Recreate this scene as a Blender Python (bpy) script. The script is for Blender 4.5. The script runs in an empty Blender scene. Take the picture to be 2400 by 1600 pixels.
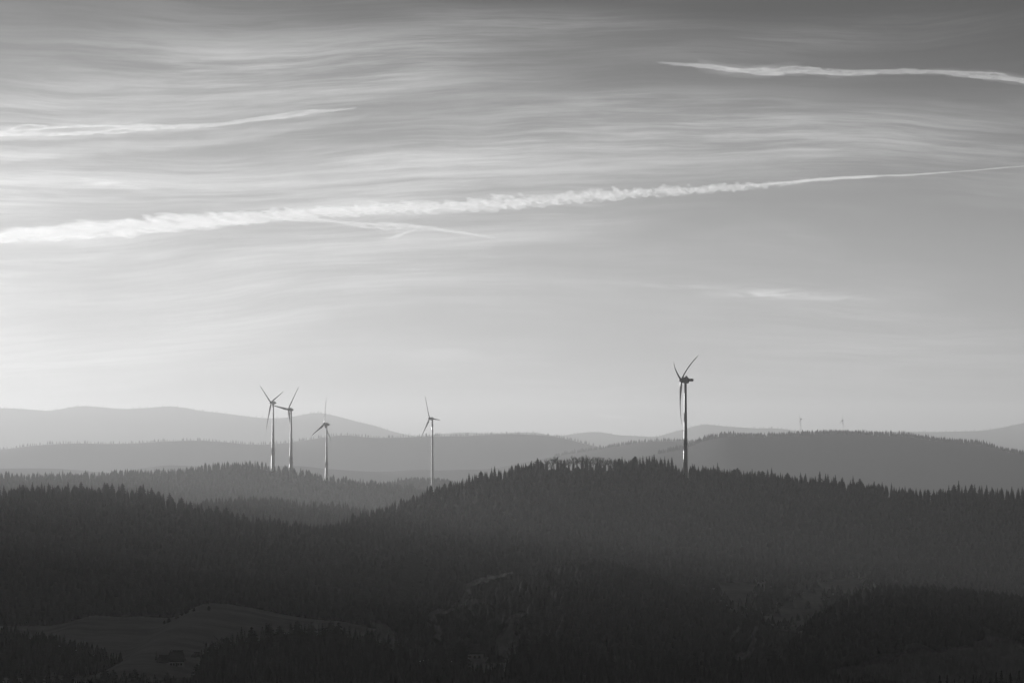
import bpy, bmesh, math, random
import numpy as np
from mathutils import Vector, Matrix

scn = bpy.context.scene
COL = scn.collection
rad = math.radians

# ------------------------------------------------------------------ camera
CZ = 300.0                 # eye height above the valley floor
K = 7.5e-5                 # radians per photograph pixel (200 mm lens, 36 mm sensor, 2400 px)
HOR = 990.0                # photograph row of the horizon
PITCH = math.atan((HOR - 800) * K)
cam_d = bpy.data.cameras.new('camera')
cam_d.sensor_width = 36; cam_d.lens = 200
cam_d.clip_start = 1.0; cam_d.clip_end = 900000
cam = bpy.data.objects.new('camera', cam_d); COL.objects.link(cam)
cam.location = (0, 0, CZ); cam.rotation_euler = (math.pi / 2 + PITCH, 0, 0)
scn.camera = cam

# ------------------------------------------------------------------ light
SUN_AZ = -30.0             # degrees from the view axis (+y), negative = towards -x
SUN_EL = 2.3
SKY_STRENGTH = 0.08
SUN_STRENGTH = 4.0
EXPOSURE = 0.0
HAZE_DENSITY = 2.1e-5
HAZE_G = 0.6

scn.view_settings.view_transform = 'Standard'
scn.view_settings.look = 'None'
scn.view_settings.exposure = EXPOSURE
scn.view_settings.gamma = 1.0
scn.view_settings.use_curve_mapping = False
cy = scn.cycles
cy.use_denoising = True; cy.use_adaptive_sampling = True; cy.adaptive_threshold = 0.02; cy.adaptive_min_samples = 16
cy.max_bounces = 6; cy.diffuse_bounces = 2; cy.glossy_bounces = 2
cy.transmission_bounces = 4; cy.volume_bounces = 1; cy.transparent_max_bounces = 96
cy.caustics_reflective = False; cy.caustics_refractive = False

sun_d = bpy.data.lights.new('sun', 'SUN')
sun_d.energy = SUN_STRENGTH; sun_d.angle = rad(0.5); sun_d.color = (1, 1, 1)
sun = bpy.data.objects.new('sun', sun_d); COL.objects.link(sun)
sdir = Vector((math.sin(rad(SUN_AZ)) * math.cos(rad(SUN_EL)), math.cos(rad(SUN_AZ)) * math.cos(rad(SUN_EL)), math.sin(rad(SUN_EL))))
sun.rotation_euler = sdir.to_track_quat('Z', 'Y').to_euler()
sun.location = (-200, 0, 600)


class Graph:
    """small helper that writes shader node graphs as expressions"""
    def __init__(self, tree):
        self.t = tree; self.n = tree.nodes; self.l = tree.links
    def put(self, sock, v):
        if isinstance(v, bpy.types.NodeSocket): self.l.new(v, sock)
        else: sock.default_value = v
    def m(self, op, a, b=0.0, c=None, clamp=False):
        nd = self.n.new('ShaderNodeMath'); nd.operation = op; nd.use_clamp = clamp
        self.put(nd.inputs[0], a); self.put(nd.inputs[1], b)
        if c is not None: self.put(nd.inputs[2], c)
        return nd.outputs[0]
    def add(self, a, b): return self.m('ADD', a, b)
    def mul(self, a, b): return self.m('MULTIPLY', a, b)
    def xyz(self, x, y, z=0.0):
        nd = self.n.new('ShaderNodeCombineXYZ')
        for s, v in zip(nd.inputs, (x, y, z)): self.put(s, v)
        return nd.outputs[0]
    def noise(self, vec, scale=1.0, detail=6.0, rough=0.55, dist=0.0):
        nd = self.n.new('ShaderNodeTexNoise'); nd.noise_dimensions = '3D'
        self.put(nd.inputs['Vector'], vec)
        nd.inputs['Scale'].default_value = scale; nd.inputs['Detail'].default_value = detail
        nd.inputs['Roughness'].default_value = rough; nd.inputs['Distortion'].default_value = dist
        return nd.outputs[0]
    def ramp(self, v, lo, hi, a=0.0, b=1.0):
        nd = self.n.new('ShaderNodeMapRange'); nd.interpolation_type = 'SMOOTHSTEP'
        self.put(nd.inputs['Value'], v)
        nd.inputs['From Min'].default_value = lo; nd.inputs['From Max'].default_value = hi
        nd.inputs['To Min'].default_value = a; nd.inputs['To Max'].default_value = b
        return nd.outputs[0]


world = bpy.data.worlds.new('World'); scn.world = world; world.use_nodes = True
world.cycles.sampling_method = 'MANUAL'; world.cycles.sample_map_resolution = 256
g = Graph(world.node_tree)
for nd in list(g.n): g.n.remove(nd)
sky = g.n.new('ShaderNodeTexSky'); sky.sky_type = 'NISHITA'; sky.sun_disc = False
sky.sun_elevation = rad(SUN_EL); sky.sun_rotation = rad(SUN_AZ)
sky.altitude = 700; sky.air_density = 1.0; sky.dust_density = 1.3; sky.ozone_density = 1.0
sep = g.n.new('ShaderNodeSeparateColor'); g.l.new(sky.outputs[0], sep.inputs[0])
# black-and-white conversion as through a deep red filter: blue sky goes dark
mono = g.m('MAXIMUM', g.add(sep.outputs[0], g.mul(sep.outputs[2], -2.3)), g.mul(sep.outputs[0], 0.27))
tc = g.n.new('ShaderNodeTexCoord')
sx = g.n.new('ShaderNodeSeparateXYZ'); g.l.new(tc.outputs['Generated'], sx.inputs[0])
az = g.m('ARCTAN2', sx.outputs[0], sx.outputs[1])
el = g.m('ARCSINE', sx.outputs[2])
U = g.mul(az, 1 / (K * 1000)); V = g.mul(el, 1 / (K * 1000))     # 1 unit = 1000 photograph pixels = 4.3 degrees


def band(px, py, lx, ly, tilt=0.0):
    """soft bank of cirrus: 1 in its middle, 0 outside"""
    u0 = (px - 1200) / 1000; v0 = (HOR - py) / 1000; c, s = math.cos(rad(tilt)), math.sin(rad(tilt))
    du = g.add(U, -u0); dv = g.add(V, -v0)
    a = g.mul(g.add(g.mul(du, c), g.mul(dv, s)), 1000 / lx)
    b = g.mul(g.add(g.mul(du, -s), g.mul(dv, c)), 1000 / ly)
    return g.m('EXPONENT', g.mul(g.add(g.mul(a, a), g.mul(b, b)), -1.0))


warp = g.noise(g.xyz(g.mul(U, 0.9), g.mul(V, 2.2), 7.0), 1.0, 3, 0.5)
shear = g.noise(g.xyz(g.mul(U, 0.45), g.mul(V, 1.6), 21.0), 1.0, 2, 0.5)
Vw = g.add(g.add(V, g.mul(g.add(warp, -0.5), 0.10)), g.mul(U, g.mul(g.add(shear, -0.5), 0.35)))
# families of ice streaks: level ones, ones rising to the right like the wind aloft, and fine fallstreaks
f1 = g.noise(g.xyz(g.mul(U, 0.9), g.mul(Vw, 11.0), 1.0), 1.0, 7, 0.7, 0.1)
f2 = g.noise(g.xyz(g.mul(U, 1.1), g.mul(g.add(Vw, g.mul(U, -0.05)), 24.0), 5.0), 1.0, 6, 0.66, 0.1)
f3 = g.noise(g.xyz(g.mul(U, 2.0), g.mul(g.add(Vw, g.mul(U, -0.02)), 70.0), 9.0), 1.0, 5, 0.68, 0.1)
big = g.noise(g.xyz(g.mul(U, 0.8), g.mul(Vw, 3.6), 3.0), 1.0, 4, 0.5)
streak = g.add(g.add(g.mul(f1, 0.44), g.mul(f2, 0.32)), g.mul(f3, 0.24))
streak = g.ramp(streak, 0.40, 0.62)
cover = g.ramp(big, 0.40, 0.64, 0.05, 0.9)
banks = None
for a in [(760, 170, 460, 55, -3, 0.75), (1180, 350, 560, 95, 5, 0.8), (1800, 305, 420, 62, -2, 0.9), (1950, 85, 430, 38, 4, 0.75),
          (120, 400, 520, 170, 3, 0.4), (1000, 100, 420, 45, 2, 0.45), (1300, 55, 280, 26, -2, 0.6), (200, 230, 420, 60, 0, .45), (1500, 250, 300, 40, -3, .4)]:
    v = g.mul(band(*a[:5]), a[5])
    banks = v if banks is None else g.add(banks, v)
cover = g.add(g.mul(cover, 0.36), g.mul(banks, 0.8))
fade = g.ramp(V, -0.02, 0.55, 0.30, 1.0)                          # thin towards the horizon
cirrus = g.mul(g.mul(g.add(g.mul(streak, 0.75), 0.2), cover), fade)
wisps = g.mul(g.add(g.add(g.mul(band(1800, 690, 120, 9, 0.5), 0.9), g.mul(band(1640, 672, 200, 8, -2), 0.35)),
        g.add(g.mul(band(1425, 972, 60, 6, -6), 0.5), g.add(g.mul(band(1960, 700, 120, 6, -1), 0.35), g.mul(band(250, 432, 110, 10, -8), 0.5)))),
        g.ramp(g.noise(g.xyz(g.mul(U, 9), g.mul(V, 70), 2.0), 1.0, 5, 0.6, 0.5), 0.3, 0.7))
gain = g.add(1.0, g.add(g.mul(cirrus, 1.7), g.mul(wisps, 0.75)))
sky_out = g.mul(mono, gain)
bg = g.n.new('ShaderNodeBackground'); bg.inputs['Strength'].default_value = SKY_STRENGTH
g.l.new(sky_out, bg.inputs['Color'])
wo = g.n.new('ShaderNodeOutputWorld'); g.l.new(bg.outputs[0], wo.inputs['Surface'])

# ------------------------------------------------------------------ pixel <-> place
CP, SP = math.cos(PITCH), math.sin(PITCH)


def at(x, y, D):
    """world point seen at photograph pixel (x, y) at ground distance D"""
    cx = (np.asarray(x, float) - 1200) * K; cyy = (800 - np.asarray(y, float)) * K
    dy = CP - cyy * SP; dz = SP + cyy * CP
    t = D / dy
    return np.stack([cx * t, np.broadcast_to(np.asarray(D, float), np.shape(cx * t)), CZ + dz * t], -1)


def proj(P):
    P = np.asarray(P, float); r = P - np.array([0, 0, CZ])
    f = r[..., 1] * CP + r[..., 2] * SP; u = -r[..., 1] * SP + r[..., 2] * CP
    return 1200 + r[..., 0] / f / K, 800 - u / f / K


def hash2(i, j, seed):
    h = np.sin(i * 127.1 + j * 311.7 + seed * 74.7) * 43758.5453
    return h - np.floor(h)


def vnoise(x, y, seed=0):
    xi, yi = np.floor(x), np.floor(y); fx, fy = x - xi, y - yi
    fx = fx * fx * (3 - 2 * fx); fy = fy * fy * (3 - 2 * fy)
    a = hash2(xi, yi, seed); b = hash2(xi + 1, yi, seed); c = hash2(xi, yi + 1, seed); d = hash2(xi + 1, yi + 1, seed)
    return (a * (1 - fx) + b * fx) * (1 - fy) + (c * (1 - fx) + d * fx) * fy


def fbm(x, y, seed=0, octv=4):
    s = 0; a = 0.5
    for o in range(octv):
        s = s + a * (vnoise(x * 2 ** o, y * 2 ** o, seed + o * 13) - 0.5) * 2; a *= 0.5
    return s


# ------------------------------------------------------------------ materials
def mat(name, val, rough=0.9, var=0.0, scale=1.0, spec=0.2, metal=0.0, coords='Object', rnd=0.0):
    m = bpy.data.materials.new(name); m.use_nodes = True
    G = Graph(m.node_tree); b = G.n['Principled BSDF']
    b.inputs['Roughness'].default_value = rough; b.inputs['Specular IOR Level'].default_value = spec; b.inputs['Metallic'].default_value = metal
    if var or rnd:
        v = val
        if var:
            t = G.n.new('ShaderNodeTexCoord')
            nz = G.noise(t.outputs[coords], scale, 5, 0.6)
            v = G.mul(G.ramp(nz, 0.25, 0.75, 1 - var, 1 + var), val)
        if rnd:
            oi = G.n.new('ShaderNodeObjectInfo')
            v = G.mul(v, G.add(1 - rnd, G.mul(oi.outputs['Random'], 2 * rnd)))
        G.l.new(G.xyz(v, v, v), b.inputs['Base Color'])
    else:
        b.inputs['Base Color'].default_value = (val, val, val, 1)
    return m


def ground_mat(name, forest, meadow):
    m = bpy.data.materials.new(name); m.use_nodes = True
    G = Graph(m.node_tree); b = G.n['Principled BSDF']
    b.inputs['Roughness'].default_value = 1.0; b.inputs['Specular IOR Level'].default_value = 0.05
    at_ = G.n.new('ShaderNodeAttribute'); at_.attribute_name = 'meadow'
    t = G.n.new('ShaderNodeTexCoord')
    n1 = G.noise(t.outputs['Object'], 0.02, 6, 0.6); n2 = G.noise(t.outputs['Object'], 0.25, 4, 0.6)
    fv = G.mul(G.ramp(n2, 0.2, 0.8, 0.6, 1.4), forest)
    mv = G.mul(G.mul(G.ramp(n1, 0.25, 0.75, 0.75, 1.25), G.ramp(n2, 0.2, 0.8, 0.88, 1.12)), meadow)
    v = G.add(G.mul(fv, G.m('SUBTRACT', 1.0, at_.outputs['Fac'])), G.mul(mv, at_.outputs['Fac']))
    G.l.new(G.xyz(v, v, v), b.inputs['Base Color'])
    return m


M_ground = ground_mat('ground_cover', 0.03, 0.36)
M_needle = mat('conifer_needles', 0.035, 1.0, 0.35, 0.25, 0.05, rnd=0.25)
M_forest = mat('forest_needles', 0.03, 1.0, 0.2, 0.03, 0.05)
M_bark = mat('bark', 0.05, 1.0, 0.3, 2.0, 0.1)
M_twig = mat('bare_twigs', 0.05, 1.0, 0.3, 0.5, 0.1)
M_tower = mat('turbine_paint', 0.5, 0.22, 0.05, 0.15, 0.15)
M_tower_dark = mat('turbine_concrete', 0.42, 0.3, 0.08, 0.2, 0.15)
M_blade = mat('blade_gelcoat', 0.48, 0.35, 0.04, 0.2, 0.25)
M_mast = mat('instrument_metal', 0.3, 0.5, 0, 1, 0.5, 0.6)
M_roof = mat('roof_shingle', 0.06, 0.9, 0.3, 0.8, 0.1)
M_timber = mat('old_timber', 0.07, 0.9, 0.3, 1.2, 0.1)
M_plaster = mat('lime_plaster', 0.55, 0.9, 0.1, 0.6, 0.1)
M_glass = mat('window_glass', 0.05, 0.08, 0, 1, 0.6)
M_skylight = mat('skylight_glass', 0.7, 0.05, 0, 1, 1.0, 0.8)


# ------------------------------------------------------------------ mesh helpers
def mesh_np(name, V, F):
    """mesh from numpy vertices and one face array (n,3) or (n,4), or a list of those"""
    me = bpy.data.meshes.new(name)
    Fs = F if isinstance(F, list) else [F]
    me.vertices.add(len(V)); me.vertices.foreach_set('co', np.asarray(V, np.float32).ravel())
    loops = np.concatenate([f.ravel() for f in Fs]).astype(np.int32)
    tot = np.concatenate([np.full(len(f), f.shape[1], np.int32) for f in Fs])
    start = np.concatenate([[0], np.cumsum(tot)[:-1]]).astype(np.int32)
    me.loops.add(len(loops)); me.loops.foreach_set('vertex_index', loops)
    me.polygons.add(len(tot)); me.polygons.foreach_set('loop_start', start); me.polygons.foreach_set('loop_total', tot)
    me.update(calc_edges=True)
    return me


def obj(name, me, material=None, parent=None, loc=None, smooth=False):
    if material is not None and not me.materials: me.materials.append(material)
    if smooth: me.polygons.foreach_set('use_smooth', np.ones(len(me.polygons), bool))
    o = bpy.data.objects.new(name, me); COL.objects.link(o)
    if parent is not None: o.parent = parent
    if loc is not None: o.location = loc
    return o


def empty(name, loc=(0, 0, 0), rz=0.0):
    o = bpy.data.objects.new(name, None); COL.objects.link(o); o.location = loc; o.rotation_euler = (0, 0, rz)
    o.empty_display_size = 1.0
    return o


def tag(o, label=None, cat=None, group=None, kind=None):
    if label: o['label'] = label
    if cat: o['category'] = cat
    if group: o['group'] = group
    if kind: o['kind'] = kind
    return o


class MB:
    def __init__(self): self.v = []; self.f = []
    def add(self, V, F):
        b = len(self.v); self.v += [tuple(map(float, p)) for p in V]; self.f += [tuple(b + i for i in f) for f in F]
        return self
    def box(self, x0, x1, y0, y1, z0, z1):
        return self.add([(x0, y0, z0), (x1, y0, z0), (x1, y1, z0), (x0, y1, z0), (x0, y0, z1), (x1, y0, z1), (x1, y1, z1), (x0, y1, z1)],
                        [(0, 3, 2, 1), (4, 5, 6, 7), (0, 1, 5, 4), (1, 2, 6, 5), (2, 3, 7, 6), (3, 0, 4, 7)])
    def rings(self, R, cap=True):
        """R: list of rings (each a list of points, same count) joined into a skin"""
        n = len(R[0]); b = len(self.v)
        for r in R: self.v += [tuple(map(float, p)) for p in r]
        for i in range(len(R) - 1):
            for j in range(n):
                a = b + i * n + j; c = b + i * n + (j + 1) % n
                self.f.append((a, c, c + n, a + n))
        if cap:
            self.f.append(tuple(b + j for j in reversed(range(n)))); self.f.append(tuple(b + (len(R) - 1) * n + j for j in range(n)))
        return self
    def tube(self, p, q, r0, r1, n=8):
        p, q = Vector(p), Vector(q); d = (q - p).normalized()
        a = d.orthogonal().normalized(); c = d.cross(a)
        ring = lambda o, r: [o + (a * math.cos(2 * math.pi * j / n) + c * math.sin(2 * math.pi * j / n)) * r for j in range(n)]
        return self.rings([ring(p, r0), ring(q, r1)])
    def build(self, name, material, parent=None, smooth=False, loc=None):
        me = bpy.data.meshes.new(name); me.from_pydata(self.v, [], self.f); me.update()
        b = bmesh.new(); b.from_mesh(me); bmesh.ops.recalc_face_normals(b, faces=b.faces); b.to_mesh(me); b.free()
        return obj(name, me, material, parent, loc, smooth)


# ------------------------------------------------------------------ terrain
def smooth(y, sig):
    if sig <= 0: return y
    r = int(3 * sig); k = np.exp(-0.5 * (np.arange(-r, r + 1) / sig) ** 2); k /= k.sum()
    return np.convolve(np.pad(y, r, mode='edge'), k, mode='valid')


class Hill:
    def __init__(self, D, tops, treeh, G, w, Gb=0.2, wb=120, seed=1, sig=18, und=0.25, und_len=260.0, edge=20.0):
        self.D, self.treeh, self.G, self.w, self.Gb, self.wb, self.seed, self.und, self.ul = D, treeh, G, w, Gb, wb, seed, und, und_len
        self.tops = tops
        xs = np.arange(-1800, 4201, 4.0)
        px = np.array([p[0] for p in tops], float); py = np.array([p[1] for p in tops], float)
        y = np.interp(xs, px, py)
        out = np.where(xs < px[0], px[0] - xs, np.where(xs > px[-1], xs - px[-1], 0))
        y = y + edge * fbm(xs / 260.0, xs * 0, seed + 50, 3) * np.minimum(out / 150.0, 1.5)
        ysm = smooth(y, sig / 4.0)
        self.X = (xs - 1200) * K * D / CP
        self.zc = at(xs, ysm, D)[:, 2] - 0.82 * treeh
        self.xs = xs; self.ytop = y
    def Dv(self, X): return self.D + 0.02 * self.D * fbm(X / (0.12 * self.D), X * 0 + 3.3, self.seed + 7, 2)
    def z(self, X, Y):
        d = self.Dv(X) - Y
        drop = np.where(d > 0, self.G * (np.sqrt(d * d + self.w ** 2) - self.w), self.Gb * (np.sqrt(d * d + self.wb ** 2) - self.wb))
        n = fbm(X / self.ul, Y / self.ul, self.seed, 4)
        return np.interp(X, self.X, self.zc) - drop * (1 + self.und * n)
    def top_at(self, px): return np.interp(px, self.xs, self.ytop)
    def mesh(self, name, x0, x1, nx, t_front, t_back, ny, meadow=None, allmeadow=False):
        Xs = (np.linspace(x0, x1, nx) - 1200) * K * self.D
        u = np.linspace(-1, 1, ny)
        t = np.where(u < 0, -(np.abs(u) ** 1.5) * t_back, (u ** 1.5) * t_front)
        XX, TT = np.meshgrid(Xs, t)
        YY = self.Dv(XX) - TT
        ZZ = np.maximum(self.z(XX, YY), -4.0)
        V = np.stack([XX, YY, ZZ], -1).reshape(-1, 3)
        i = np.arange((ny - 1) * (nx - 1)); r = i // (nx - 1); c = i % (nx - 1); a = r * nx + c
        F = np.stack([a, a + nx, a + nx + 1, a + 1], -1)
        me = mesh_np(name, V, F)
        val = np.zeros(len(V), np.float32)
        if allmeadow: val[:] = 1
        elif meadow:
            px, py = proj(V)
            for poly in meadow:                          # the turf runs on a little way under the trees at its edge
                c = np.mean(poly, 0)
                val[inside(px, py, [tuple(c + (np.array(q) - c) * 1.15) for q in poly])] = 1
        A = me.attributes.new('meadow', 'FLOAT', 'POINT'); A.data.foreach_set('value', val)
        o = obj(name, me, M_ground, smooth=True)
        tag(o, kind='structure')
        return o


def inside(px, py, poly):
    n = len(poly); r = np.zeros(np.shape(px), bool); j = n - 1
    for i in range(n):
        xi, yi = poly[i]; xj, yj = poly[j]
        cond = ((yi > py) != (yj > py)) & (px < (xj - xi) * (py - yi) / (yj - yi + 1e-9) + xi)
        r ^= cond; j = i
    return r


def pts(s): return [tuple(map(float, p.split(','))) for p in s.split()]


FAR = pts('-400,965 -200,958 0,952 48,954 107,960 143,952 177,947 200,947 238,951 286,955 326,952 364,950 381,946 408,949 439,953 466,960 503,962 551,969 622,977 667,975 707,968 728,962 748,963 779,969 800,975 824,981 844,988 861,989 888,997 905,1003 933,1012 963,1015 1000,1030 1100,1050 2500,1060')
FAR2 = pts('700,1050 960,1020 1000,1016 1038,1012 1089,1008 1123,1011 1200,1010 1256,1008 1300,1018 1320,1016 1351,1011 1378,1007 1412,1008 1446,1016 1480,1016 1514,1019 1541,1020 1565,1009 1600,1002 1614,998 1632,990 1648,989 1671,992 1695,995 1736,997 1770,1000 1804,998 1835,1001 1858,1005 1892,1007 2022,1006 2110,1007 2178,1008 2246,1006 2297,1005 2318,1001 2355,995 2400,985 2480,970 2600,975 2900,990')
MIDFAR = pts('-400,1075 0,1048 37,1042 88,1036 136,1033 204,1032 238,1034 333,1032 360,1028 408,1027 459,1025 510,1028 558,1033 602,1036 646,1034 697,1028 738,1021 769,1016 800,1012 820,1013 844,1017 868,1020 902,1019 943,1019 987,1016 1038,1015 1089,1016 1126,1013 1157,1011 1191,1010 1242,1012 1276,1013 1310,1018 1344,1026 1378,1035 1412,1043 1500,1058 1700,1075 2500,1080')
MIDA = pts('1150,1090 1300,1060 1409,1043 1439,1039 1463,1035 1484,1030 1514,1026 1565,1025 1600,1025 1625,1028 1700,1040 1900,1060 2300,1080 2500,1090')
MIDB = pts('1200,1130 1400,1085 1520,1055 1610,1036 1625,1027 1641,1021 1668,1013 1695,1008 1716,1007 1733,1011 1753,1012 1790,1012 1831,1010 1889,1008 1906,1005 1960,1004 2008,1006 2025,1008 2076,1010 2100,1008 2131,1011 2151,1016 2178,1021 2222,1024 2267,1026 2290,1030 2314,1036 2348,1045 2372,1051 2400,1053 2600,1075')
TURB = pts('-300,1120 0,1105 20,1103 58,1111 85,1107 129,1107 150,1105 190,1104 238,1111 258,1103 279,1097 313,1098 343,1099 374,1098 425,1094 476,1088 510,1084 558,1079 598,1079 626,1084 646,1091 673,1089 694,1100 707,1095 741,1104 772,1114 800,1115 820,1115 851,1120 885,1122 936,1130 970,1134 997,1140 1100,1165 1300,1210')
TURB_B = pts('700,1180 850,1140 930,1122 960,1119 990,1118 1020,1116 1055,1122 1120,1140 1300,1190')
SUB = pts('300,1215 420,1180 476,1165 510,1158 558,1156 600,1158 650,1158 700,1166 760,1170 800,1172 850,1181 900,1195 1000,1230')
NEARL = pts('-300,1150 0,1140 20,1142 75,1137 102,1134 126,1136 146,1132 184,1130 211,1139 235,1134 252,1130 279,1134 292,1138 320,1138 333,1142 357,1144 371,1154 391,1157 415,1166 442,1175 462,1187 473,1180 490,1184 514,1184 531,1193 551,1201 578,1206 609,1211 629,1206 660,1210 697,1215 748,1219 800,1222 900,1245 1100,1290')
NEARR = pts('600,1290 700,1250 760,1228 800,1212 848,1188 892,1179 929,1164 963,1152 1001,1142 1031,1130 1065,1129 1079,1121 1092,1112 1111,1109 1128,1105 1155,1096 1167,1103 1184,1101 1208,1080 1222,1077 1232,1086 1251,1073 1269,1084 1283,1074 1303,1070 1331,1072 1358,1068 1385,1070 1405,1071 1426,1075 1451,1068 1480,1069 1507,1071 1555,1072 1579,1078 1600,1088 1610,1093 1644,1091 1678,1094 1709,1096 1746,1100 1777,1101 1811,1105 1852,1110 1879,1108 1906,1114 1947,1115 1984,1122 2008,1121 2022,1128 2052,1130 2083,1133 2114,1134 2144,1143 2185,1145 2226,1140 2256,1138 2290,1139 2331,1141 2365,1144 2400,1144 2700,1160')
DOME = pts('300,1760 500,1660 700,1540 900,1450 1100,1392 1200,1355 1303,1316 1344,1304 1378,1297 1412,1295 1439,1302 1480,1312 1514,1323 1548,1341 1600,1372 1644,1394 1685,1403 1716,1419 1743,1436 1794,1447 1821,1459 1862,1486 1906,1511 2000,1560 2200,1620')
DARKR = pts('1780,1560 1850,1500 1872,1466 1926,1432 1932,1394 1971,1388 1990,1390 2039,1362 2120,1358 2250,1366 2400,1384 2700,1400')
LWOOD = pts('-300,1455 0,1461 20,1463 48,1470 58,1478 109,1478 153,1490 204,1506 265,1523 316,1543 340,1555 420,1580 700,1620')
MEADOW = pts('-300,1470 51,1463 136,1462 194,1446 218,1437 282,1443 333,1440 408,1446 442,1430 476,1410 527,1411 605,1424 680,1440 748,1450 799,1452 900,1475 1000,1520 1100,1580 1300,1700')
FRONT = pts('300,1640 400,1605 439,1582 456,1562 476,1521 503,1500 548,1484 575,1477 595,1468 619,1461 646,1470 673,1462 707,1456 748,1459 769,1456 800,1464 813,1464 844,1474 868,1476 888,1492 902,1485 921,1479 936,1494 945,1522 960,1503 980,1514 997,1509 1011,1525 1038,1497 1052,1516 1079,1503 1092,1520 1110,1545 1140,1552 1167,1552 1190,1540 1205,1502 1218,1493 1246,1478 1273,1475 1300,1484 1307,1500 1327,1497 1348,1501 1385,1511 1412,1518 1429,1521 1453,1541 1477,1533 1501,1543 1524,1531 1548,1529 1582,1533 1600,1535 1620,1542 1634,1552 1648,1571 1678,1553 1709,1548 1722,1552 1743,1548 1790,1539 1811,1533 1838,1534 1892,1536 1916,1542 1960,1549 1988,1553 2001,1561 2039,1567 2059,1578 2083,1576 2103,1589 2131,1597 2200,1625 2500,1680')
FRONTL = pts('-300,1565 0,1570 60,1562 100,1566 140,1580 165,1568 178,1570 195,1590 218,1568 250,1562 300,1566 335,1572 367,1576 400,1580 442,1588 520,1610 800,1680')
FRONTR = pts('1950,1660 2100,1620 2175,1598 2195,1581 2216,1575 2239,1582 2256,1581 2270,1592 2294,1575 2314,1582 2331,1589 2348,1574 2379,1568 2396,1568 2500,1560 2800,1550')
KNOLL = pts('400,1760 550,1680 700,1610 900,1556 1000,1540 1060,1535 1120,1533 1180,1537 1240,1546 1350,1575 1600,1640')

H = dict(
    far=Hill(65000, FAR, 22, 0.15, 900, seed=1, und_len=2500, sig=14, wb=900),
    far2=Hill(60000, FAR2, 22, 0.15, 800, seed=2, und_len=2300, sig=14, wb=900),
    midfar=Hill(34000, MIDFAR, 20, 0.14, 700, seed=3, und_len=1500, sig=20, wb=600),
    mida=Hill(26000, MIDA, 20, 0.14, 500, seed=4, und_len=1100, sig=20, wb=400),
    midb=Hill(19000, MIDB, 20, 0.14, 420, seed=5, und_len=900, sig=20, wb=400),
    turb_b=Hill(15000, TURB_B, 18, 0.14, 300, seed=15, und_len=700, sig=20, wb=300),
    turb=Hill(12500, TURB, 18, 0.15, 300, seed=6, und_len=600, sig=22, wb=300),
    sub=Hill(8400, SUB, 18, 0.16, 250, seed=7, und_len=500, sig=22, wb=250),
    nearr=Hill(5500, NEARR, 16, 0.115, 200, seed=8, und_len=360, sig=22, wb=160),
    nearl=Hill(5000, NEARL, 16, 0.17, 160, seed=9, und_len=320, sig=22, wb=160),
    meadow=Hill(4250, MEADOW, 0.5, 0.012, 100, seed=10, und_len=300, sig=14, Gb=0.25, wb=60, und=0.5),
    dome=Hill(3800, DOME, 12, 0.20, 110, seed=11, und_len=260, sig=24, wb=120),
    darkr=Hill(2900, DARKR, 10, 0.20, 100, seed=12, und_len=240, sig=30, wb=110),
    lwood=Hill(3500, LWOOD, 10, 0.22, 60, seed=13, und_len=150, sig=24, wb=60),
    knoll=Hill(3100, KNOLL, 1, 0.10, 60, seed=14, und_len=150, sig=24, wb=80),
    frontl=Hill(2600, FRONTL, 12, 0.15, 60, seed=16, und_len=150, sig=24, wb=80),
    front=Hill(2400, FRONT, 15, 0.16, 70, seed=17, und_len=160, sig=40, wb=90),
    frontr=Hill(2000, FRONTR, 13, 0.16, 60, seed=18, und_len=150, sig=40, wb=90),
)
MEADOW_POLYS = [pts('1685,1367 1790,1367 1784,1382 1760,1392 1750,1416 1716,1416 1685,1401'),
                pts('1797,1447 1845,1416 1926,1370 1984,1356 2039,1361 1984,1394 1971,1386 1930,1394 1926,1433 1872,1460 1820,1458')]

# the valley floor: one sheet to the horizon, rising to the photographer's own hilltop
gx = np.concatenate([-np.geomspace(30000, 60, 46), [0], np.geomspace(60, 30000, 46)])
gy = np.concatenate([-np.geomspace(1500, 40, 16), [0], np.geomspace(40, 77000, 60)])
XX, YY = np.meshgrid(gx, gy)
rr = np.sqrt(XX ** 2 + YY ** 2)
ZZ = np.maximum(0, (CZ - 1.7) - 0.16 * (np.sqrt(rr ** 2 + 10 ** 2) - 10)) + 2.0 * fbm(XX / 400, YY / 400, 77, 3) * (rr > 1700)
ZZ = np.maximum(ZZ, -2)
nx_ = len(gx); ny_ = len(gy)
i = np.arange((ny_ - 1) * (nx_ - 1)); a = (i // (nx_ - 1)) * nx_ + i % (nx_ - 1)
me = mesh_np('ground', np.stack([XX, YY, ZZ], -1).reshape(-1, 3), np.stack([a, a + 1, a + nx_ + 1, a + nx_], -1))
A = me.attributes.new('meadow', 'FLOAT', 'POINT'); A.data.foreach_set('value', np.full(len(me.vertices), 0.5, np.float32))
tag(obj('ground', me, M_ground, smooth=True), kind='structure')

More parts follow.
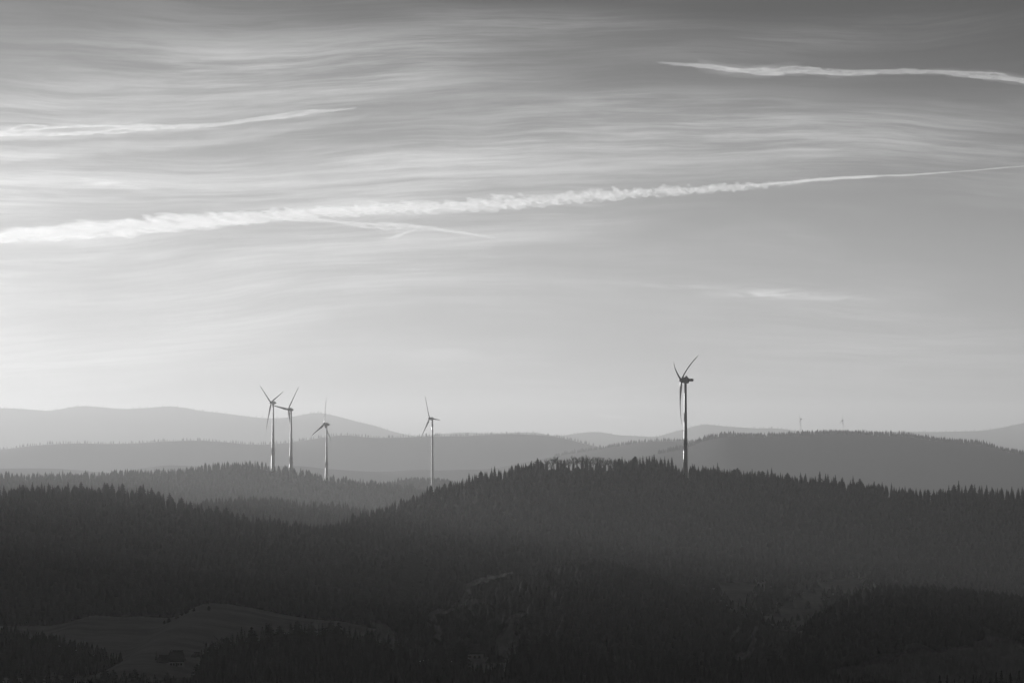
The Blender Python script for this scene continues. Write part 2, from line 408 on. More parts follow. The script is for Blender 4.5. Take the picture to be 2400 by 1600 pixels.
H['far'].mesh('far_mountain', -1500, 3900, 400, 5500, 4000, 40)
H['far2'].mesh('far_mountain', -1500, 3900, 400, 5000, 4000, 40)
H['midfar'].mesh('distant_hill', -1500, 3900, 500, 3500, 2500, 40)
H['mida'].mesh('distant_hill', -1000, 3900, 500, 2600, 2000, 40)
H['midb'].mesh('distant_hill', -1000, 3900, 500, 2500, 2000, 40)
H['turb_b'].mesh('wooded_hill', -1200, 3000, 300, 2000, 1500, 40)
H['turb'].mesh('wooded_hill', -1500, 3000, 500, 2000, 1500, 60)
H['sub'].mesh('wooded_hill', -1500, 3000, 400, 2000, 1500, 50)
H['nearr'].mesh('wooded_hill', -900, 4000, 640, 2000, 900, 110, meadow=MEADOW_POLYS)
H['nearl'].mesh('wooded_hill', -1800, 2600, 500, 1500, 900, 80)
H['meadow'].mesh('meadow_slope', -1500, 1500, 300, 1250, 500, 130, allmeadow=True)
H['dome'].mesh('wooded_hill', -800, 3600, 500, 1300, 800, 70)
H['darkr'].mesh('wooded_hill', 0, 4000, 400, 1000, 700, 60)
H['lwood'].mesh('wooded_hill', -1500, 1500, 300, 380, 300, 40)
H['knoll'].mesh('farm_knoll', 0, 2400, 200, 900, 400, 40, allmeadow=True)
H['frontl'].mesh('wooded_hill', -1500, 1900, 300, 800, 500, 40)
H['front'].mesh('wooded_hill', -700, 3800, 500, 900, 600, 50)
H['frontr'].mesh('wooded_hill', 300, 4000, 300, 700, 500, 40)

# hill added out of frame sunward, crest shaped to shade valley air and floor
def shade_hill(name, x0, x1, nx, y0, y1, ny, zfun):
    XX, YY = np.meshgrid(np.linspace(x0, x1, nx), np.linspace(y0, y1, ny))
    ZZ = np.maximum(zfun(XX, YY), -4)
    i = np.arange((ny - 1) * (nx - 1)); a = (i // (nx - 1)) * nx + i % (nx - 1)
    me = mesh_np(name, np.stack([XX, YY, ZZ], -1).reshape(-1, 3), np.stack([a, a + 1, a + nx + 1, a + nx], -1))
    me.attributes.new('meadow', 'FLOAT', 'POINT')
    return tag(obj(name, me, M_ground, smooth=True), kind='structure')


def z_shade_hill(X, Y):
    crest = CZ + np.interp(Y, [1200, 2000, 4700, 5450, 5700, 6150, 6650, 7700, 8900], [-200, 54, 50, 18, -46, -46, 4, 0, -290]) + 14 * fbm(Y / 500, Y * 0, 91, 3)
    return crest - 0.5 * (np.sqrt((X + 1250 + 90 * fbm(Y / 900, Y * 0, 92, 2)) ** 2 + 90 ** 2) - 90) * (1 + 0.2 * fbm(X / 300, Y / 300, 93, 4))


shade_hill('added_shade_hill', -2600, -300, 70, 1000, 9200, 130, z_shade_hill)


# ------------------------------------------------------------------ trees
def conifer(seed, R, whorls, per, shape='spire', core=0.55, base=0.06):
    """unit-height conifer crown: drooping tent-shaped boughs in whorls round a ragged core; trunk apart"""
    rng = np.random.RandomState(seed)
    V, F = [], []
    def prof(z):
        s = (z - base) / (1 - base)
        if shape == 'spire': return R * (1 - s) ** 0.85 * (0.75 + 0.25 * min(1, s / 0.12))
        if shape == 'fir': return R * max(0.0, 1 - s ** 3.2) ** 0.75 * (0.7 + 0.3 * min(1, s / 0.15))
        return R * (math.sin(math.pi * min(1, max(0, (s * 0.92 + 0.08)))) ** 0.55)
    for k in range(whorls):
        z = base + (1 - base) * ((k + 0.5 + rng.uniform(-.25, .25)) / (whorls + 0.3))
        a0 = rng.uniform(0, 6.28); m = per if k < whorls * 0.75 else max(3, per - 2)
        lop = rng.uniform(0.8, 1.15)
        for j in range(m):
            if rng.rand() < 0.07: continue
            a = a0 + 6.283 * j / m + rng.uniform(-.25, .25)
            L = prof(z) * lop * rng.uniform(0.7, 1.2) + 0.006
            dr = rng.uniform(0.25, 0.6); sw = L * rng.uniform(0.38, 0.6)
            ca, sa = math.cos(a), math.sin(a)
            zt = z + 0.03
            b = len(V)
            V += [(0, 0, zt), (ca * L * .55 - sa * sw, sa * L * .55 + ca * sw, z - L * dr - 0.018), (ca * L, sa * L, z - L * dr * .75),
                  (ca * L * .55 + sa * sw, sa * L * .55 - ca * sw, z - L * dr - 0.018)]
            F += [(b, b + 1, b + 2), (b, b + 2, b + 3)]
    b = len(V); n = 5; rows = 3
    for r in range(rows):
        z = base + (1 - base) * r / rows * 0.98
        for j in range(n):
            q = prof(max(z, base + .02)) * core * rng.uniform(.7, 1.2)
            V.append((q * math.cos(6.283 * j / n), q * math.sin(6.283 * j / n), z))
    V.append((0, 0, 1.0))
    for r in range(rows - 1):
        for j in range(n):
            p, q = b + r * n + j, b + r * n + (j + 1) % n
            F += [(p, q, q + n), (p, q + n, p + n)]
    for j in range(n): F.append((b + (rows - 1) * n + j, b + (rows - 1) * n + (j + 1) % n, len(V) - 1))
    return np.array(V, float), np.array(F, int)


def trunk(r=0.016, top=0.9, n=6):
    V = [(r * s * math.cos(6.283 * j / n), r * s * math.sin(6.283 * j / n), z) for z, s in ((-0.04, 1.3), (0.05, 1.0), (top, 0.15)) for j in range(n)]
    F = [(i * n + j, i * n + (j + 1) % n, (i + 1) * n + (j + 1) % n, (i + 1) * n + j) for i in range(2) for j in range(n)]
    return np.array(V, float), np.array(F, int)


def bare_tree(seed, rx=0.27, zc=0.64, rz=0.36):
    """unit-height leafless broadleaf: forked trunk with limbs reaching into an egg-shaped crown of twigs"""
    rng = random.Random(seed); W, T = MB(), MB()
    lean = Vector((rng.uniform(-.04, .04), rng.uniform(-.04, .04), 0))
    top = Vector((lean.x * 2, lean.y * 2, .62))
    W.tube((0, 0, -.03), lean + Vector((0, 0, .3)), .022, .016, 6); W.tube(lean + Vector((0, 0, .3)), top, .016, .008, 5)
    for k in range(16):
        z0 = rng.uniform(.24, .6); p = lean * (z0 / .3) + Vector((0, 0, z0)); a = k * 2.4 + rng.uniform(-.4, .4)
        e = rng.uniform(-.5, 1.4); q = Vector((rx * math.cos(a) * math.cos(e * .8), rx * math.sin(a) * math.cos(e * .8), zc + rz * math.sin(e))) * rng.uniform(.85, 1.0)
        mid = (p + q) / 2 + Vector((rng.uniform(-.03, .03), rng.uniform(-.03, .03), .03))
        W.tube(p, mid, .009, .007, 3); W.tube(mid, q, .007, .0055, 3)
        for j in range(11):
            t = rng.uniform(.25, 1.0); o = p.lerp(mid, t * 2) if t < .5 else mid.lerp(q, t * 2 - 1)
            d = ((o - Vector((0, 0, zc - .2))).normalized() + Vector((rng.uniform(-.8, .8), rng.uniform(-.8, .8), rng.uniform(-.3, .8)))).normalized()
            L = rng.uniform(.05, .13); T.tube(o, o + d * L, .0055, .004, 3)
            d2 = (d + Vector((rng.uniform(-.9, .9), rng.uniform(-.9, .9), rng.uniform(-.4, .6)))).normalized()
            T.tube(o + d * L * .5, o + d * L * .5 + d2 * L * .8, .005, .0035, 3)
    zmax = max(v[2] for v in T.v)
    for B in (W, T): B.v = [(v[0] / zmax, v[1] / zmax, v[2] / zmax) for v in B.v]
    return [W, T]


def mb_mesh(B, name, m):
    me = bpy.data.meshes.new(name); me.from_pydata(B.v, [], B.f); me.update(); me.materials.append(m); return me


SPR = [conifer(100 + s, R, 15, 8, 'spire') for s, R in enumerate((.15, .18, .20, .14, .17, .22))]
FIR = [conifer(200 + s, R, 14, 8, 'fir') for s, R in enumerate((.17, .21, .19))]
SPR_LP = [conifer(300 + s, R, 6, 5, 'spire', .75) for s, R in enumerate((.18, .22, .20, .26, .19))]
FIR_LP = [conifer(400 + s, R, 5, 5, 'fir', .8) for s, R in enumerate((.20, .25, .22))]
TINY = [conifer(500 + s, R, 3, 4, 'spire', .9) for s, R in enumerate((.22, .26, .24))]
CANOPY = [conifer(600 + s, R, 3, 4, sh, .9) for s, (R, sh) in enumerate(((.30, 'fir'), (.36, 'fir'), (.28, 'spire'), (.34, 'spire'), (.33, 'fir')))]
TRUNK_V, TRUNK_F = trunk()
ME_TRUNK = mesh_np('trunk', TRUNK_V, TRUNK_F); ME_TRUNK.materials.append(M_bark)
def crown_mesh(p):
    me = mesh_np('crown', *p); me.materials.append(M_needle); return me
ME_SPR = [crown_mesh(p) for p in SPR]; ME_FIR = [crown_mesh(p) for p in FIR]
BARE = []
for s in range(5):
    w, t = bare_tree(700 + s, .24 + .04 * (s % 3))
    BARE.append((mb_mesh(w, 'trunk', M_bark), mb_mesh(t, 'crown', M_twig)))


def place_tree(kind, variant, P, h, rz, label, group, wide=1.0):
    if kind == 'bare': name, cat, tm, cm = 'bare_tree', 'tree', *BARE[variant % len(BARE)]
    elif kind == 'fir': name, cat, tm, cm = 'fir_tree', 'tree', ME_TRUNK, ME_FIR[variant % len(ME_FIR)]
    else: name, cat, tm, cm = 'spruce_tree', 'tree', ME_TRUNK, ME_SPR[variant % len(ME_SPR)]
    t = empty(name, P, rz); t.scale = (h * wide, h * wide, h)
    tag(t, label, cat, group)
    obj('trunk', tm, None, t); obj('crown', cm, None, t)
    return t


def forest(name, label, hill, px0, px1, tf, tb, sx_, sy_, hr, protos, seed, holes=(), polys=(), ok=None, material=None):
    """a wood nobody could count: one mesh of many separate trees standing on the hill"""
    rng = np.random.RandomState(seed)
    D = hill.D
    X0, X1 = (px0 - 1200) * K * D, (px1 - 1200) * K * D
    nx, ny = max(2, int((X1 - X0) / sx_)), max(1, int((tf + tb) / sy_))
    gx, gy = np.meshgrid(np.arange(nx), np.arange(ny))
    X = X0 + (gx + rng.rand(ny, nx)) * sx_; T = -tb + (gy + rng.rand(ny, nx)) * sy_
    X, T = X.ravel(), T.ravel(); Y = hill.Dv(X) - T
    Z = hill.z(X, Y); P = np.stack([X, Y, Z], -1)
    clump = 0.85 + 0.3 * fbm(X / 60, Y / 60, seed + 5, 3)
    h = rng.uniform(hr[0], hr[1], len(X)) * clump
    px, py = proj(P)
    keep = Z > -2
    for poly in polys: keep &= ~inside(px, py, poly)
    for (hx, hy, rx, ry) in holes: keep &= ~((np.abs(X - hx) < rx) & (Y < hy + ry[1]) & (Y > hy - ry[0]))
    if ok is not None: keep &= ok(px, py, X, Y, Z)
    P, h = P[keep], h[keep]
    which = rng.randint(0, len(protos), len(P)); Vs, Fs, off = [], [], 0
    for w, (pv, pf) in enumerate(protos):
        S = which == w; n = S.sum()
        if not n: continue
        a = rng.rand(n) * 6.283; ca, sa = np.cos(a)[:, None], np.sin(a)[:, None]; wd = (h[S] * rng.uniform(.85, 1.2, n))[:, None]
        x = (pv[None, :, 0] * ca - pv[None, :, 1] * sa) * wd; y = (pv[None, :, 0] * sa + pv[None, :, 1] * ca) * wd
        z = pv[None, :, 2] * h[S][:, None]
        v = np.stack([x, y, z], -1) + P[S][:, None, :]
        f = pf[None] + (np.arange(n) * len(pv))[:, None, None] + off
        Vs.append(v.reshape(-1, 3)); Fs.append(f.reshape(-1, 3)); off += n * len(pv)
    me = mesh_np(name, np.concatenate(Vs), np.concatenate(Fs))
    o = obj(name, me, material or M_forest)
    return tag(o, label, None, None, 'stuff')


# ------------------------------------------------------------------ wind turbines
def ring_pts(c, r, n, z=None):
    return [(c[0] + r * math.cos(2 * math.pi * j / n), c[1] + r * math.sin(2 * math.pi * j / n), c[2] if z is None else z) for j in range(n)]


def turbine(hub_px, D, tower_px, base_z, R, c, angles, r_top, r_base, label, group, style='egg', cone=0.05, flex=0.0, tilt=5.0, joint=None):
    """wind turbine at rest. hub_px: the rotor centre; c: how square-on the rotor stands (|axis . view|); angles: blade positions from straight up"""
    hub = Vector(at(hub_px[0], hub_px[1], D))
    s = math.sqrt(1 - c * c)
    n0 = Vector((-s, c, 0)); eh = Vector((c, s, 0)); zv = Vector((0, 0, 1)); tl = rad(tilt)
    n = n0 * math.cos(tl) + zv * math.sin(tl); ev = zv * math.cos(tl) - n0 * math.sin(tl)
    tx = float(at(tower_px, hub_px[1], D)[0])
    over = (hub.x - tx) / n0.x                     # overhang of the rotor in front of the tower axis
    tower_top = hub - n0 * over; tower_top.z = hub.z - 0.038 * R
    root = empty('wind_turbine', (tower_top.x, tower_top.y, base_z))
    tag(root, label, 'wind turbine', group)
    ht = tower_top.z - base_z
    L = lambda p: Vector(p) - Vector(root.location)
    # tower: tapered, flared foot, flange rings between the sections
    zs = np.linspace(0, 1, 14); split = joint if joint else 0.28
    def rz(t): return r_top + (r_base - r_top) * ((1 - t) ** 1.35)
    lo, hi = MB(), MB()
    lo.rings([ring_pts((0, 0, 0), rz(t), 28, t * ht - (6 if t == 0 else 0)) for t in np.linspace(0, split, 6)])
    hi.rings([ring_pts((0, 0, 0), rz(t) * (0.985 if t == split else 1) , 28, t * ht) for t in np.linspace(split, 1, 10)])
    lo.build('tower_base', M_tower_dark, root, True); sh = hi.build('tower_shaft', M_tower, root, True)
    for t in (0.5, 0.75):
        MB().rings([ring_pts((0, 0, 0), rz(t) * 1.03, 28, t * ht - .12), ring_pts((0, 0, 0), rz(t) * 1.03, 28, t * ht + .12)]).build('flange', M_tower, sh, True)
    # nacelle along the axis
    ax = -n; side = n.cross(zv).normalized(); upv = side.cross(n).normalized()
    hl = L(hub)
    def axis_rings(prof, c0, nseg=16, sq=1.0):
        out = []
        for d, r, dz in prof:
            o = c0 + ax * d + upv * dz
            rg = []
            for j in range(nseg):
                a = 2 * math.pi * j / nseg; ca, sa = math.cos(a), math.sin(a)
                if sq != 1.0:
                    ca = math.copysign(abs(ca) ** sq, ca); sa = math.copysign(abs(sa) ** sq, sa)
                rg.append(o + (side * ca + upv * sa) * r)
            out.append(rg)
        return out
    k = R / 51.0
    if style == 'egg':
        nac = MB().rings(axis_rings([(1.2 * k, 2.2 * k, 0), (2.4 * k, 2.9 * k, 0), (5 * k, 3.1 * k, 0), (7.5 * k, 2.6 * k, 0), (9.6 * k, 1.7 * k, 0), (11.2 * k, 0.8 * k, .2 * k), (11.8 * k, 0.2 * k, .25 * k)], hl)).build('nacelle', M_tower, root, True)
        m = MB(); p = hl + ax * 7.6 * k + upv * 2.4 * k
        m.tube(p, p + zv * 2.4 * k, .28 * k, .2 * k, 6); m.tube(p + zv * 2.1 * k - side * .8 * k, p + zv * 2.1 * k + side * .8 * k, .15 * k, .15 * k, 6)
        m.build('instrument_mast', M_mast, nac)
        spin = [(-3.2 * k, .25 * k, 0), (-2.8 * k, 1.1 * k, 0), (-1.8 * k, 1.9 * k, 0), (-.4 * k, 2.4 * k, 0), (1.1 * k, 2.5 * k, 0)]
    else:
        nac = MB().rings(axis_rings([(.9 * k, 2.3 * k, 0), (1.4 * k, 3.1 * k, .1 * k), (4 * k, 3.5 * k, .3 * k), (7.6 * k, 3.4 * k, .2 * k), (8.6 * k, 2.7 * k, 0)], hl, 16, .6)).build('nacelle', M_tower, root, True)
        MB().rings(axis_rings([(8.4 * k, 1.7 * k, .9 * k), (13.6 * k, 1.6 * k, 1.3 * k), (14.2 * k, 1.1 * k, 1.3 * k)], hl, 12, .5)).build('tail_box', M_tower, nac, False)
        MB().rings(axis_rings([(4.5 * k, 2.4 * k, 2.0 * k), (5.2 * k, 2.0 * k, 3.7 * k), (7.0 * k, 1.2 * k, 3.4 * k)], hl, 10, .6)).build('roof_hood', M_tower, nac, True)
        m = MB(); p = hl + ax * 12 * k + upv * 2.6 * k
        m.tube(p, p + zv * 2 * k, .2 * k, .15 * k, 6); m.build('instrument_mast', M_mast, nac)
        spin = [(-3.0 * k, .3 * k, 0), (-2.4 * k, 1.2 * k, 0), (-1.4 * k, 2.0 * k, 0), (0, 2.5 * k, 0), (.9 * k, 2.5 * k, 0)]
    MB().rings(axis_rings(spin, hl)).build('hub', M_tower, root, True)
    MB().rings([ring_pts(L(tower_top), r_top * 1.15, 20, L(tower_top).z - .3), ring_pts(L(tower_top), r_top * 1.2, 20, L(hub).z - 1.5 * k)]).build('yaw_ring', M_tower, root, True)
    for ang in angles:
        a = rad(ang); b = eh * math.sin(a) + ev * math.cos(a); tg = eh * math.cos(a) - ev * math.sin(a)
        R_ = []
        for f in (0.02, .05, .08, .12, .17, .23, .3, .4, .5, .6, .7, .8, .88, .94, .98, 1.0):
            ch = R * float(np.interp(f, [0, .05, .08, .17, .23, .4, .6, .8, .94, 1], [.046, .046, .056, .082, .078, .058, .042, .030, .020, .006]))
            th = R * float(np.interp(f, [0, .05, .17, .3, .6, 1], [.045, .044, .026, .016, .008, .002]))
            tw = rad(float(np.interp(f, [0, .2, .5, 1], [24, 18, 8, 2])))
            off = n * (cone * R * f) - n * (flex * R * f ** 2.4)
            o = hl + b * (R * f) + off
            cd = tg * math.cos(tw) + n * math.sin(tw); td = -tg * math.sin(tw) + n * math.cos(tw)
            rg = []
            for j in range(10):
                q = 2 * math.pi * j / 10
                rg.append(o + cd * (ch * .5 * math.cos(q) - ch * (.12 if f > .1 else 0)) + td * (th * .5 * math.sin(q) * (1 - .35 * math.cos(q) * (f > .1))))
            R_.append(rg)
        MB().rings(R_).build('blade', M_blade, root, True)
    return root


def gz(key, px, D):
    X = (px - 1200) * K * D
    return float(H[key].z(np.array([X]), np.array([float(D)]))[0])


GL = 'wind turbines on the hazy wooded hill'
turbine((635, 943), 12480, 640.3, gz('turb', 640, 12480), 61, .46, (67, -53, 187), 1.6, 4.6, 'hazy turbine beside another, two blades raised in a wide V above the hill', GL)
turbine((675.7, 959), 12180, 682.5, gz('turb', 682, 12180), 61, .55, (37, -81, 157), 1.6, 4.6, 'hazy turbine with one blade nearly level, reaching toward its taller neighbour', GL)
turbine((760, 993.6), 12440, 765.6, gz('turb', 766, 12440), 61, .38, (6, 126, 246), 1.4, 3.8, 'smaller hazy turbine with one blade straight up and two hanging like an A', GL)
turbine((1006.8, 980.3), 13300, 1013.5, max(gz('turb_b', 1012, 13300), gz('turb', 1012, 13300)), 59, .46, (-26, 94, 214), 1.7, 5.2, 'lone hazy turbine with one blade level behind its nacelle, base behind the dark ridge', GL)
turbine((1597, 890.6), 5480, 1606.5, gz('nearr', 1606, 5480), 43, .34, (-64, 56, 176), 1.15, 2.35, 'tall near-black turbine on the dark ridge with bent blades and one bright edge', 'wind turbines', 'box', cone=0.045, flex=0.12, joint=0.34)
for hx, hy, tx, ang, lab in ((1875.5, 982, 1876.6, (-35, 85, 205), 'tiny pale turbine far off behind the hill, nearer the black turbine'),
                             (1974, 984.8, 1975.3, (2, 122, 242), 'tiny pale turbine far off behind the hill, farther from the black turbine')):
    turbine((hx, hy), 30000, tx, 240, 46, .4, ang, 1.3, 2.6, lab, 'far turbines on the horizon')

# ------------------------------------------------------------------ single trees along the crests
ORD = 'first second third fourth fifth sixth seventh eighth ninth tenth eleventh twelfth thirteenth fourteenth fifteenth sixteenth seventeenth eighteenth nineteenth'.split()
TENS = {2: 'twenty', 3: 'thirty', 4: 'forty', 5: 'fifty', 6: 'sixty', 7: 'seventy', 8: 'eighty', 9: 'ninety'}


def nth(n):
    if n < 20: return ORD[n - 1]
    t, r = divmod(n, 10)
    return TENS[t][:-1] + 'ieth' if r == 0 else TENS[t] + '-' + ORD[r - 1]


rng = random.Random(11)


def crest_row(key, x0, x1, step, jit, label, group, firs=0.2, hmin=.5, dj=14.0, amp=5.0, skip=(), hmax=1.5, wide=(0.85, 1.15), reverse=False):
    hl = H[key]; xs = []; x = x0
    while x < x1:
        xs.append(x + rng.uniform(-jit, jit)); x += step * rng.uniform(.7, 1.35)
    xs.sort(reverse=reverse); cnt = 0
    for x in xs:
        if any(a < x < b for a, b in skip): continue
        X = (x - 1200) * K * hl.D
        D = float(hl.Dv(np.array([X]))[0]) + rng.uniform(-dj, dj * .4)
        X = (x - 1200) * K * D
        gz_ = float(hl.z(np.array([X]), np.array([D]))[0])
        top = float(hl.top_at(x)) - amp * .4 + rng.uniform(-amp, amp) * 0.9
        q = rng.random()
        if q < .10: top -= amp * rng.uniform(.8, 1.8)
        elif q < .22: top += amp * 1.2
        h = float(at(x, top, D)[2]) - gz_
        h = min(max(h, hl.treeh * hmin), hl.treeh * hmax)
        kind = 'fir' if rng.random() < firs else 'spruce'
        cnt += 1
        size = 'tall' if h > hl.treeh * 1.05 else ('short' if h < hl.treeh * .8 else 'dark')
        place_tree(kind, rng.randrange(6), (X, D, gz_ - .2), h, rng.uniform(0, 6.28), label.format(size=size, kind=kind, n=nth(cnt)), group, rng.uniform(*wide) * (1.25 if kind == 'fir' else 1.0))
    return cnt


n_tree = 0
n_tree += crest_row('nearr', 1442, 1578, 7.6, 2, '{size} {kind} on the dark ridge crest, {n} from the leafless grove toward the black turbine', 'conifers on the dark ridge crest', .15, amp=4.5, wide=(1.0, 1.5))
n_tree += crest_row('nearr', 1622, 2402, 10.5, 3, '{size} {kind} on the dark ridge crest, {n} downhill past the black turbine', 'conifers on the dark ridge crest', .12, amp=5.5, wide=(1.0, 1.5))
n_tree += crest_row('nearr', 1000, 1268, 11.5, 3, '{size} {kind} on the dark ridge crest, {n} below the leafless grove', 'conifers on the dark ridge crest', .55, amp=5, skip=((1165, 1190), (1226, 1240)), reverse=True, wide=(.9, 1.3))
n_tree += crest_row('nearl', -4, 640, 10.5, 3, '{size} {kind} on the dark crest above the meadow, {n} from the picture edge', 'conifers on the crest above the meadow', .5, amp=5.5, wide=(.9, 1.35))
n_tree += crest_row('front', 462, 940, 11.5, 4, '{size} {kind} topping the black wood beside the farmhouse, {n} from the farmhouse', 'conifers of the black wood', .2, amp=8, hmin=.6, wide=(1.0, 1.3))
n_tree += crest_row('front', 950, 1092, 15, 4, '{size} {kind} in the gap of the black wood, {n} from the deep notch', 'conifers of the black wood', .25, amp=8, hmin=.5, wide=(1.0, 1.3))
n_tree += crest_row('front', 1202, 2130, 13, 4, '{size} {kind} topping the black wood, {n} past the roofs in the gap', 'conifers of the black wood', .12, amp=8, hmin=.55, wide=(1.0, 1.3))
n_tree += crest_row('frontr', 2178, 2410, 17, 5, '{size} {kind} in front of the pale valley mist, {n} from the black wood', 'conifers before the mist', .15, amp=6, hmin=.7, wide=(1.0, 1.3))
n_tree += crest_row('frontl', 2, 440, 21, 6, '{size} {kind} below the near field, {n} from the picture edge', 'conifers below the near field', .5, amp=5, hmin=.5, wide=(1.1, 1.6))


def bare(key, x, top, hmax, label, group, D=None, wide=1.0, v=0):
    hl = H[key]; X = (x - 1200) * K * hl.D
    D = D or float(hl.Dv(np.array([X]))[0]) + rng.uniform(-20, 6); X = (x - 1200) * K * D
    z = float(hl.z(np.array([X]), np.array([D]))[0]); h = float(at(x, top, D)[2]) - z
    place_tree('bare', v, (X, D, z - .2), min(max(h, 4), hmax), rng.uniform(0, 6.28), label, group, wide)


bx_ = [(1272, 1081), (1283, 1070), (1294, 1066), (1303, 1066), (1313, 1068), (1325, 1070), (1333, 1068), (1344, 1067), (1353, 1064), (1362, 1064), (1371, 1067), (1381, 1070), (1391, 1071), (1400, 1070), (1409, 1070), (1418, 1072), (1428, 1075), (1436, 1074)]
for q, (x, t) in enumerate(bx_):
    bare('nearr', x, t + rng.uniform(-3, 7), 26, f'leafless broadleaf tree of the grove on the dark ridge, {nth(q + 1)} toward the turbine', 'leafless grove on the dark ridge', v=q, wide=rng.uniform(.95, 1.3))
for q, (x, t) in enumerate([(1234, 1090), (1186, 1102), (1174, 1104), (1142, 1112), (1135, 1110), (1080, 1128)]):
    bare('nearr', x, t, 20, f'thin leafless tree between conifers on the dark ridge, {nth(q + 1)} below the grove', 'thin leafless trees on the dark ridge', v=q + 2, wide=.9)
bare('front', 522, 1482, 20, 'leafless spreading tree beside the farmhouse at the edge of the black wood', 'broadleaf trees by the farm', v=1, wide=1.2)
bare('front', 498, 1500, 16, 'small leafless tree leaning out above the shed', 'broadleaf trees by the farm', v=3, wide=1.2)
bare('front', 1204, 1496, 18, 'thin leafless tree at the notch beside the dark roofs', 'broadleaf trees by the farm', v=2, wide=.7)

# ------------------------------------------------------------------ woods nobody could count
T2X = (682.5 - 1200) * K * 12180; T1X = (640.3 - 1200) * K * 12480; T3X = (765.6 - 1200) * K * 12440; T4X = (1013.5 - 1200) * K * 13300; T5X = (1606.5 - 1200) * K * 5480
holes_t = [(T1X, 12480, 10, (150, 25)), (T2X, 12180, 10, (200, 25)), (T3X, 12440, 9, (110, 20)), (T4X, 13300, 10, (60, 25))]
forest('far_forest', 'pale forest on the highest far mountains', H['far'], -300, 1000, 20, 60, 45, 40, (8, 30), TINY, 21)
forest('far_forest', 'pale forest on the low far mountains', H['far2'], 950, 2700, 20, 60, 45, 40, (8, 26), TINY, 22)
forest('far_forest', 'hazy forest on the long distant hill', H['midfar'], -250, 1480, 40, 40, 15, 27, (6, 27), TINY, 23)
forest('far_forest', 'hazy forest on the distant hill behind the black turbine', H['mida'], 1300, 1720, 60, 40, 11, 20, (7, 24), TINY, 24)
forest('far_forest', 'grey forest on the hill under the tiny turbines', H['midb'], 1540, 2650, 120, 40, 8.5, 20, (7, 22), TINY, 25)
forest('forest', 'pale forest behind the lone hazy turbine', H['turb_b'], 850, 1150, 250, 40, 6, 18, (9, 21), SPR_LP + FIR_LP, 26, holes=holes_t)
forest('forest', 'hazy forest on the hill of the four turbines', H['turb'], -250, 1080, 650, 40, 7.5, 34, (9, 21), SPR_LP + FIR_LP, 27, holes=holes_t)
forest('forest', 'grey forest on the low hill in front of the turbines', H['sub'], 350, 980, 500, 30, 6.5, 24, (8, 18), SPR_LP + FIR_LP, 28)
grove = lambda px, py, X, Y, Z: ~((px > 1268) & (px < 1440) & (Y > H['nearr'].Dv(X) - 26))
forest('forest', 'dark forest along the crest of the black turbine', H['nearr'], 650, 2600, 75, 40, 5.5, 15, (8.5, 14.5), SPR_LP + FIR_LP[:1], 29, holes=[(T5X, 5480, 5, (90, 20))], ok=grove)
forest('forest', 'dark forest covering the slope under the black turbine', H['nearr'], 650, 2600, 1150, -75, 4.8, 18, (5.5, 10.5), CANOPY, 39, polys=MEADOW_POLYS)
forest('forest', 'dark forest along the crest above the meadow', H['nearl'], -200, 960, 70, 40, 5.5, 15, (8.5, 14), SPR_LP + FIR_LP + FIR_LP, 30)
forest('forest', 'dark forest covering the slope above the meadow', H['nearl'], -200, 960, 900, -70, 4.8, 15, (5.5, 10.5), CANOPY, 40)
forest('forest', 'dark forest on the rounded hill in the valley', H['dome'], 700, 2000, 600, 30, 3.6, 11, (5, 10), CANOPY, 31)
forest('forest', 'black forest on the slope beside the steep meadow', H['darkr'], 1840, 2600, 480, 20, 3.0, 9, (4.5, 9), CANOPY, 32)
forest('forest', 'young wood at the edge of the meadow', H['lwood'], -150, 345, 140, 20, 3.6, 7, (5, 9), SPR_LP + FIR_LP, 33)
forest('forest', 'black wood in front of the valley', H['front'], 430, 2180, 240, 15, 3.6, 9, (8.5, 12.5), SPR_LP + FIR_LP[:1], 34)
forest('forest', 'black wood in front of the mist', H['frontr'], 2120, 2600, 120, 8, 3.6, 9, (7, 10), SPR_LP, 35)
forest('forest', 'dark copse below the near field', H['frontl'], -150, 470, 120, 8, 3.6, 8, (6, 9), SPR_LP + FIR_LP, 36)


